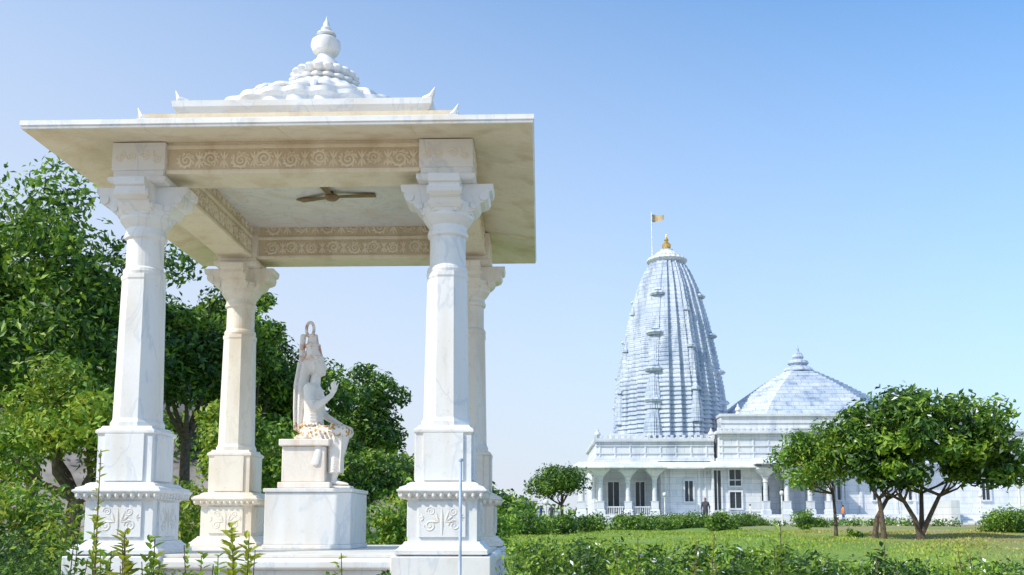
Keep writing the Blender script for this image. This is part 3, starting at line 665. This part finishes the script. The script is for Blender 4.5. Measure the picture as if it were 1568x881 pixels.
for x in (19.4,21.2,23.2,24.8): tcol(x,82.6,6.7)
mb.build("columns",TP,M_TEM,.02)
mb=MB()
def arch(x0,x1,y,zs,zt,th=.12):
    n2=10; cx=(x0+x1)/2; w2=(x1-x0)/2; v=[]
    for i in range(n2+1):
        t=i/n2; a=math.pi*(1-t); x=cx+w2*math.cos(a); z=zs+(zt-zs)*.8*max(0,math.sin(a))**.8+ .06*abs(math.sin(a*4))
        for yy in(y,y+th): v.append((x,yy,z)); v.append((x,yy,zt+.05))
    f=[]
    for i in range(n2):
        a=i*4; b2=a+4; f+=[(a,b2,b2+1,a+1),(a+2,a+3,b2+3,b2+2),(a,a+2,b2+2,b2)]
    mb.add(v,f)
for a,b2 in ((3.8,5.0),(5.4,7.4),(7.8,9.7),(19.6,21.0),(21.4,23.0),(23.4,24.6)): arch(a,b2,82.85 if a<15 else 82.55,5.5,6.35)
# low jali balustrade between porch columns
for a,b2 in ((5.6,7.2),(8.0,9.5)):
    mb.box(a,b2,82.8,82.9,2.85,2.95); x=a
    while x<b2: mb.box(x,x+.06,82.82,82.88,2.25,2.85); x+=.16
mb.build("arches",TP,M_TEM,0)
mb=MB()
def win(x0,x1,z0,z1,y):
    mb.box(x0,x1,y-.03,y+.01,z0,z1,1)
    for (a,b2,c2,d2) in ((x0-.14,x0,z0-.14,z1+.14),(x1,x1+.14,z0-.14,z1+.14),(x0,x1,z0-.14,z0),(x0,x1,z1,z1+.14)): mb.box(a,b2,y-.16,y+.01,c2,d2,0)
    mb.box((x0+x1)/2-.03,(x0+x1)/2+.03,y-.08,y-.031,z0,z1,0)
win(16.5,17.5,4.75,6.15,83.59); win(16.5,17.5,2.8,4.2,83.59); win(15.15,15.75,2.6,6.1,83.585)
win(8.6,9.4,2.4,5.2,86.49); win(6.1,7.1,2.4,5.2,86.49); win(12.7,13.4,3.4,5.2,84.19)
win(20.2,20.9,2.5,4.9,87.79); win(22,23.0,2.4,4.6,87.79); win(24,24.9,2.5,4.8,87.79)
for x in (27,30.2,33.4,40): win(x,x+.7,3.6,5.4,87.49)
mb.build("windows_and_openings",TP,[M_TEM,M_DARK],0)  # dark panes also fill open porch bays, their shade put into the colour
mb=MB(); px0,py0=25.4,93.0; rs=[]
N2=22
for i in range(N2):
    t=i/N2; z=11.15+(16.4-11.15)*t; h=float(np.interp(t,[0,.3,.45,.75,.9,1],[8.2,6.5,5.5,3.2,1.9,.9])); z2=11.15+(16.4-11.15)*(i+.8)/N2
    oct_=lambda h,z:[(px0+a*h,py0+b2*h*.9,z) for a,b2 in ((-1,-.62),(-.62,-1),(.62,-1),(1,-.62),(1,.62),(.62,1),(-.62,1),(-1,.62))]
    rs+=[oct_(h,z),oct_(h-.05,z2)]
mb.loft(rs)
mb.lathe(px0,py0,[(1.5,16.3),(1.3,16.6),(.9,16.8),(.75,16.9),(1.0,17.1),(.9,17.35),(.45,17.5),(.55,17.75),(.4,18.1),(.15,18.3),(.1,18.6),(0,19.0)],32,12,.08)
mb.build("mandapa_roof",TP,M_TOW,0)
mb=MB()
for (x,y,z) in ((5.1,84.6,9.0),(15.2,84.6,9.0),(17.6,84.4,11.15),(33.5,84.4,11.15)):
    mb.lathe(x,y,[(.25,z),(.25,z+.1),(.15,z+.18),(.28,z+.35),(.22,z+.55),(.1,z+.65),(.12,z+.72),(0,z+1.0)],12)
mb.build("roof_finials",TP,M_TEM,0,True)
ss=empty("marble_staircase"); mb=MB()
for i in range(10): mb.box(33,45,76+i*.5,76+i*.5+.5 if i<9 else 81,1.3,1.55+i*.16)
mb.box(32.3,33,76,81,1.3,3.3); mb.box(45,45.7,76,81,1.3,3.3)
mb.build("steps",ss,M_TEM,.01)
mb=MB(); mb.box(-4,2.2,88,88.4,1.2,2.6); mb.box(-4.1,2.3,87.9,88.5,2.602,2.75)
for i in range(5): mb.box(-3.9+i*1.5,-3.5+i*1.5,87.8,88.0,1.2,3.0)
mb.build("boundary_wall",None,M_TEM,.02)
kb=MB(); kb.box(-3.2,-.6,92,96,1.3,3.6); kb.box(-3.5,-.3,91.6,96.4,3.602,3.8); kb.box(-2.6,-1.9,91.97,92.01,1.5,3.0,1); kb.box(-1.6,-.9,91.97,92.01,2.0,3.0,1)
kk=empty("ticket_kiosk"); kb.build("walls_and_roof",kk,[M_TEM,M_DARK],.02)
def lamp(x,y,h):
    e=empty("garden_lamp",(x,y,gz(y))); mb=MB(); mb.tube([(0,0,-.1),(0,0,h)],.05,8); mb.lathe(0,0,[(.12,0),(.12,.15),(.06,.25)],10); mb.lathe(0,0,[(.05,h-.02),(.13,h+.04),(.16,h+.16),(.13,h+.28),(.05,h+.33)],14)
    o=mb.build("post_and_globe",None,M_WHITEP,0,True); o.parent=e
for x,y,h in ((17.6,70,2.2),(31,68,2.0),(.3,55,1.3),(25,67,2.0),(22.8,46,2.0),(9.6,74,2.2)): lamp(x,y,h)
# ---------------------------------------------------------------- people
def person(name,x,y,ht,face,shirt,pants,stride=.12):
    s2=ht/1.75
    nd=[((0,0,.95),(.15,.11)),((0,0,1.15),(.14,.10)),((0,0,1.38),(.17,.11)),((0,0,1.50),.06),((0,.01,1.56),.055),((0,.015,1.66),(.09,.10)),((0,.01,1.73),(.06,.07)),
        ((.09,0,.90),.09),((.10,stride*.6,.5),.065),((.10,-stride*.2,.09),.045),((.10,.12-stride*.2,.04),.04),
        ((-.09,0,.90),.09),((-.10,stride*.3,.5),.065),((-.10,-stride*1.6,.10),.045),((-.10,.12-stride*1.6,.04),.04),
        ((.19,0,1.42),.06),((.24,-.03,1.13),.045),((.22,.1,.88),.033),((.21,.14,.80),.03),
        ((-.19,0,1.42),.06),((-.24,-.05,1.13),.045),((-.24,0,.87),.033),((-.23,.02,.79),.03)]
    ed=[(0,1),(1,2),(2,3),(3,4),(4,5),(5,6),(0,7),(7,8),(8,9),(9,10),(0,11),(11,12),(12,13),(13,14),(2,15),(15,16),(16,17),(17,18),(2,19),(19,20),(20,21),(21,22)]
    me=skin_mesh(nd,ed); me.name=name
    for mt in (shirt,pants,M_SKIN,M_HAIR): me.materials.append(mt)
    for p in me.polygons:
        c=p.center
        if c.z>1.53: p.material_index=3 if (c.z>1.70 or (c.y<-.01 and c.z>1.58)) else 2
        elif abs(c.x)>.17 and c.z<1.05: p.material_index=2
        elif c.z<.08: p.material_index=3
        elif c.z<.96: p.material_index=1
        else: p.material_index=0
    o=bpy.data.objects.new(name,me); COL.objects.link(o); o.location=(x,y,gz(y)); o.rotation_euler=(0,0,face); o.scale=(s2,s2,s2)
M_SKIN=plain("skin",(.30,.17,.10),.6); M_HAIR=plain("hair",(.02,.015,.012),.5)
cR=plain("red_cloth",(.5,.05,.04),.8); cB=plain("blue_cloth",(.05,.09,.3),.8); cK=plain("dark_cloth",(.05,.05,.07),.8); cW=plain("white_cloth",(.7,.7,.68),.8); cO=plain("orange_cloth",(.65,.22,.06),.8)
person("person",9.8,57,1.78,2.6,cK,cK)
person("person",.0,80,1.65,1.2,cB,cK); person("person",-.9,81,1.6,-1.4,cR,cK); person("person",.9,79,1.7,3.0,cK,cB); person("person",-1.9,82,1.65,.4,cW,cK)
person("person",1.9,83,1.6,1.4,cB,cW); person("person",-3.4,21.2,1.1,1.0,cR,cO); person("person",16.6,76,1.7,1.5,cW,cK); person("person",24.5,78,1.65,-1.5,cO,cB)
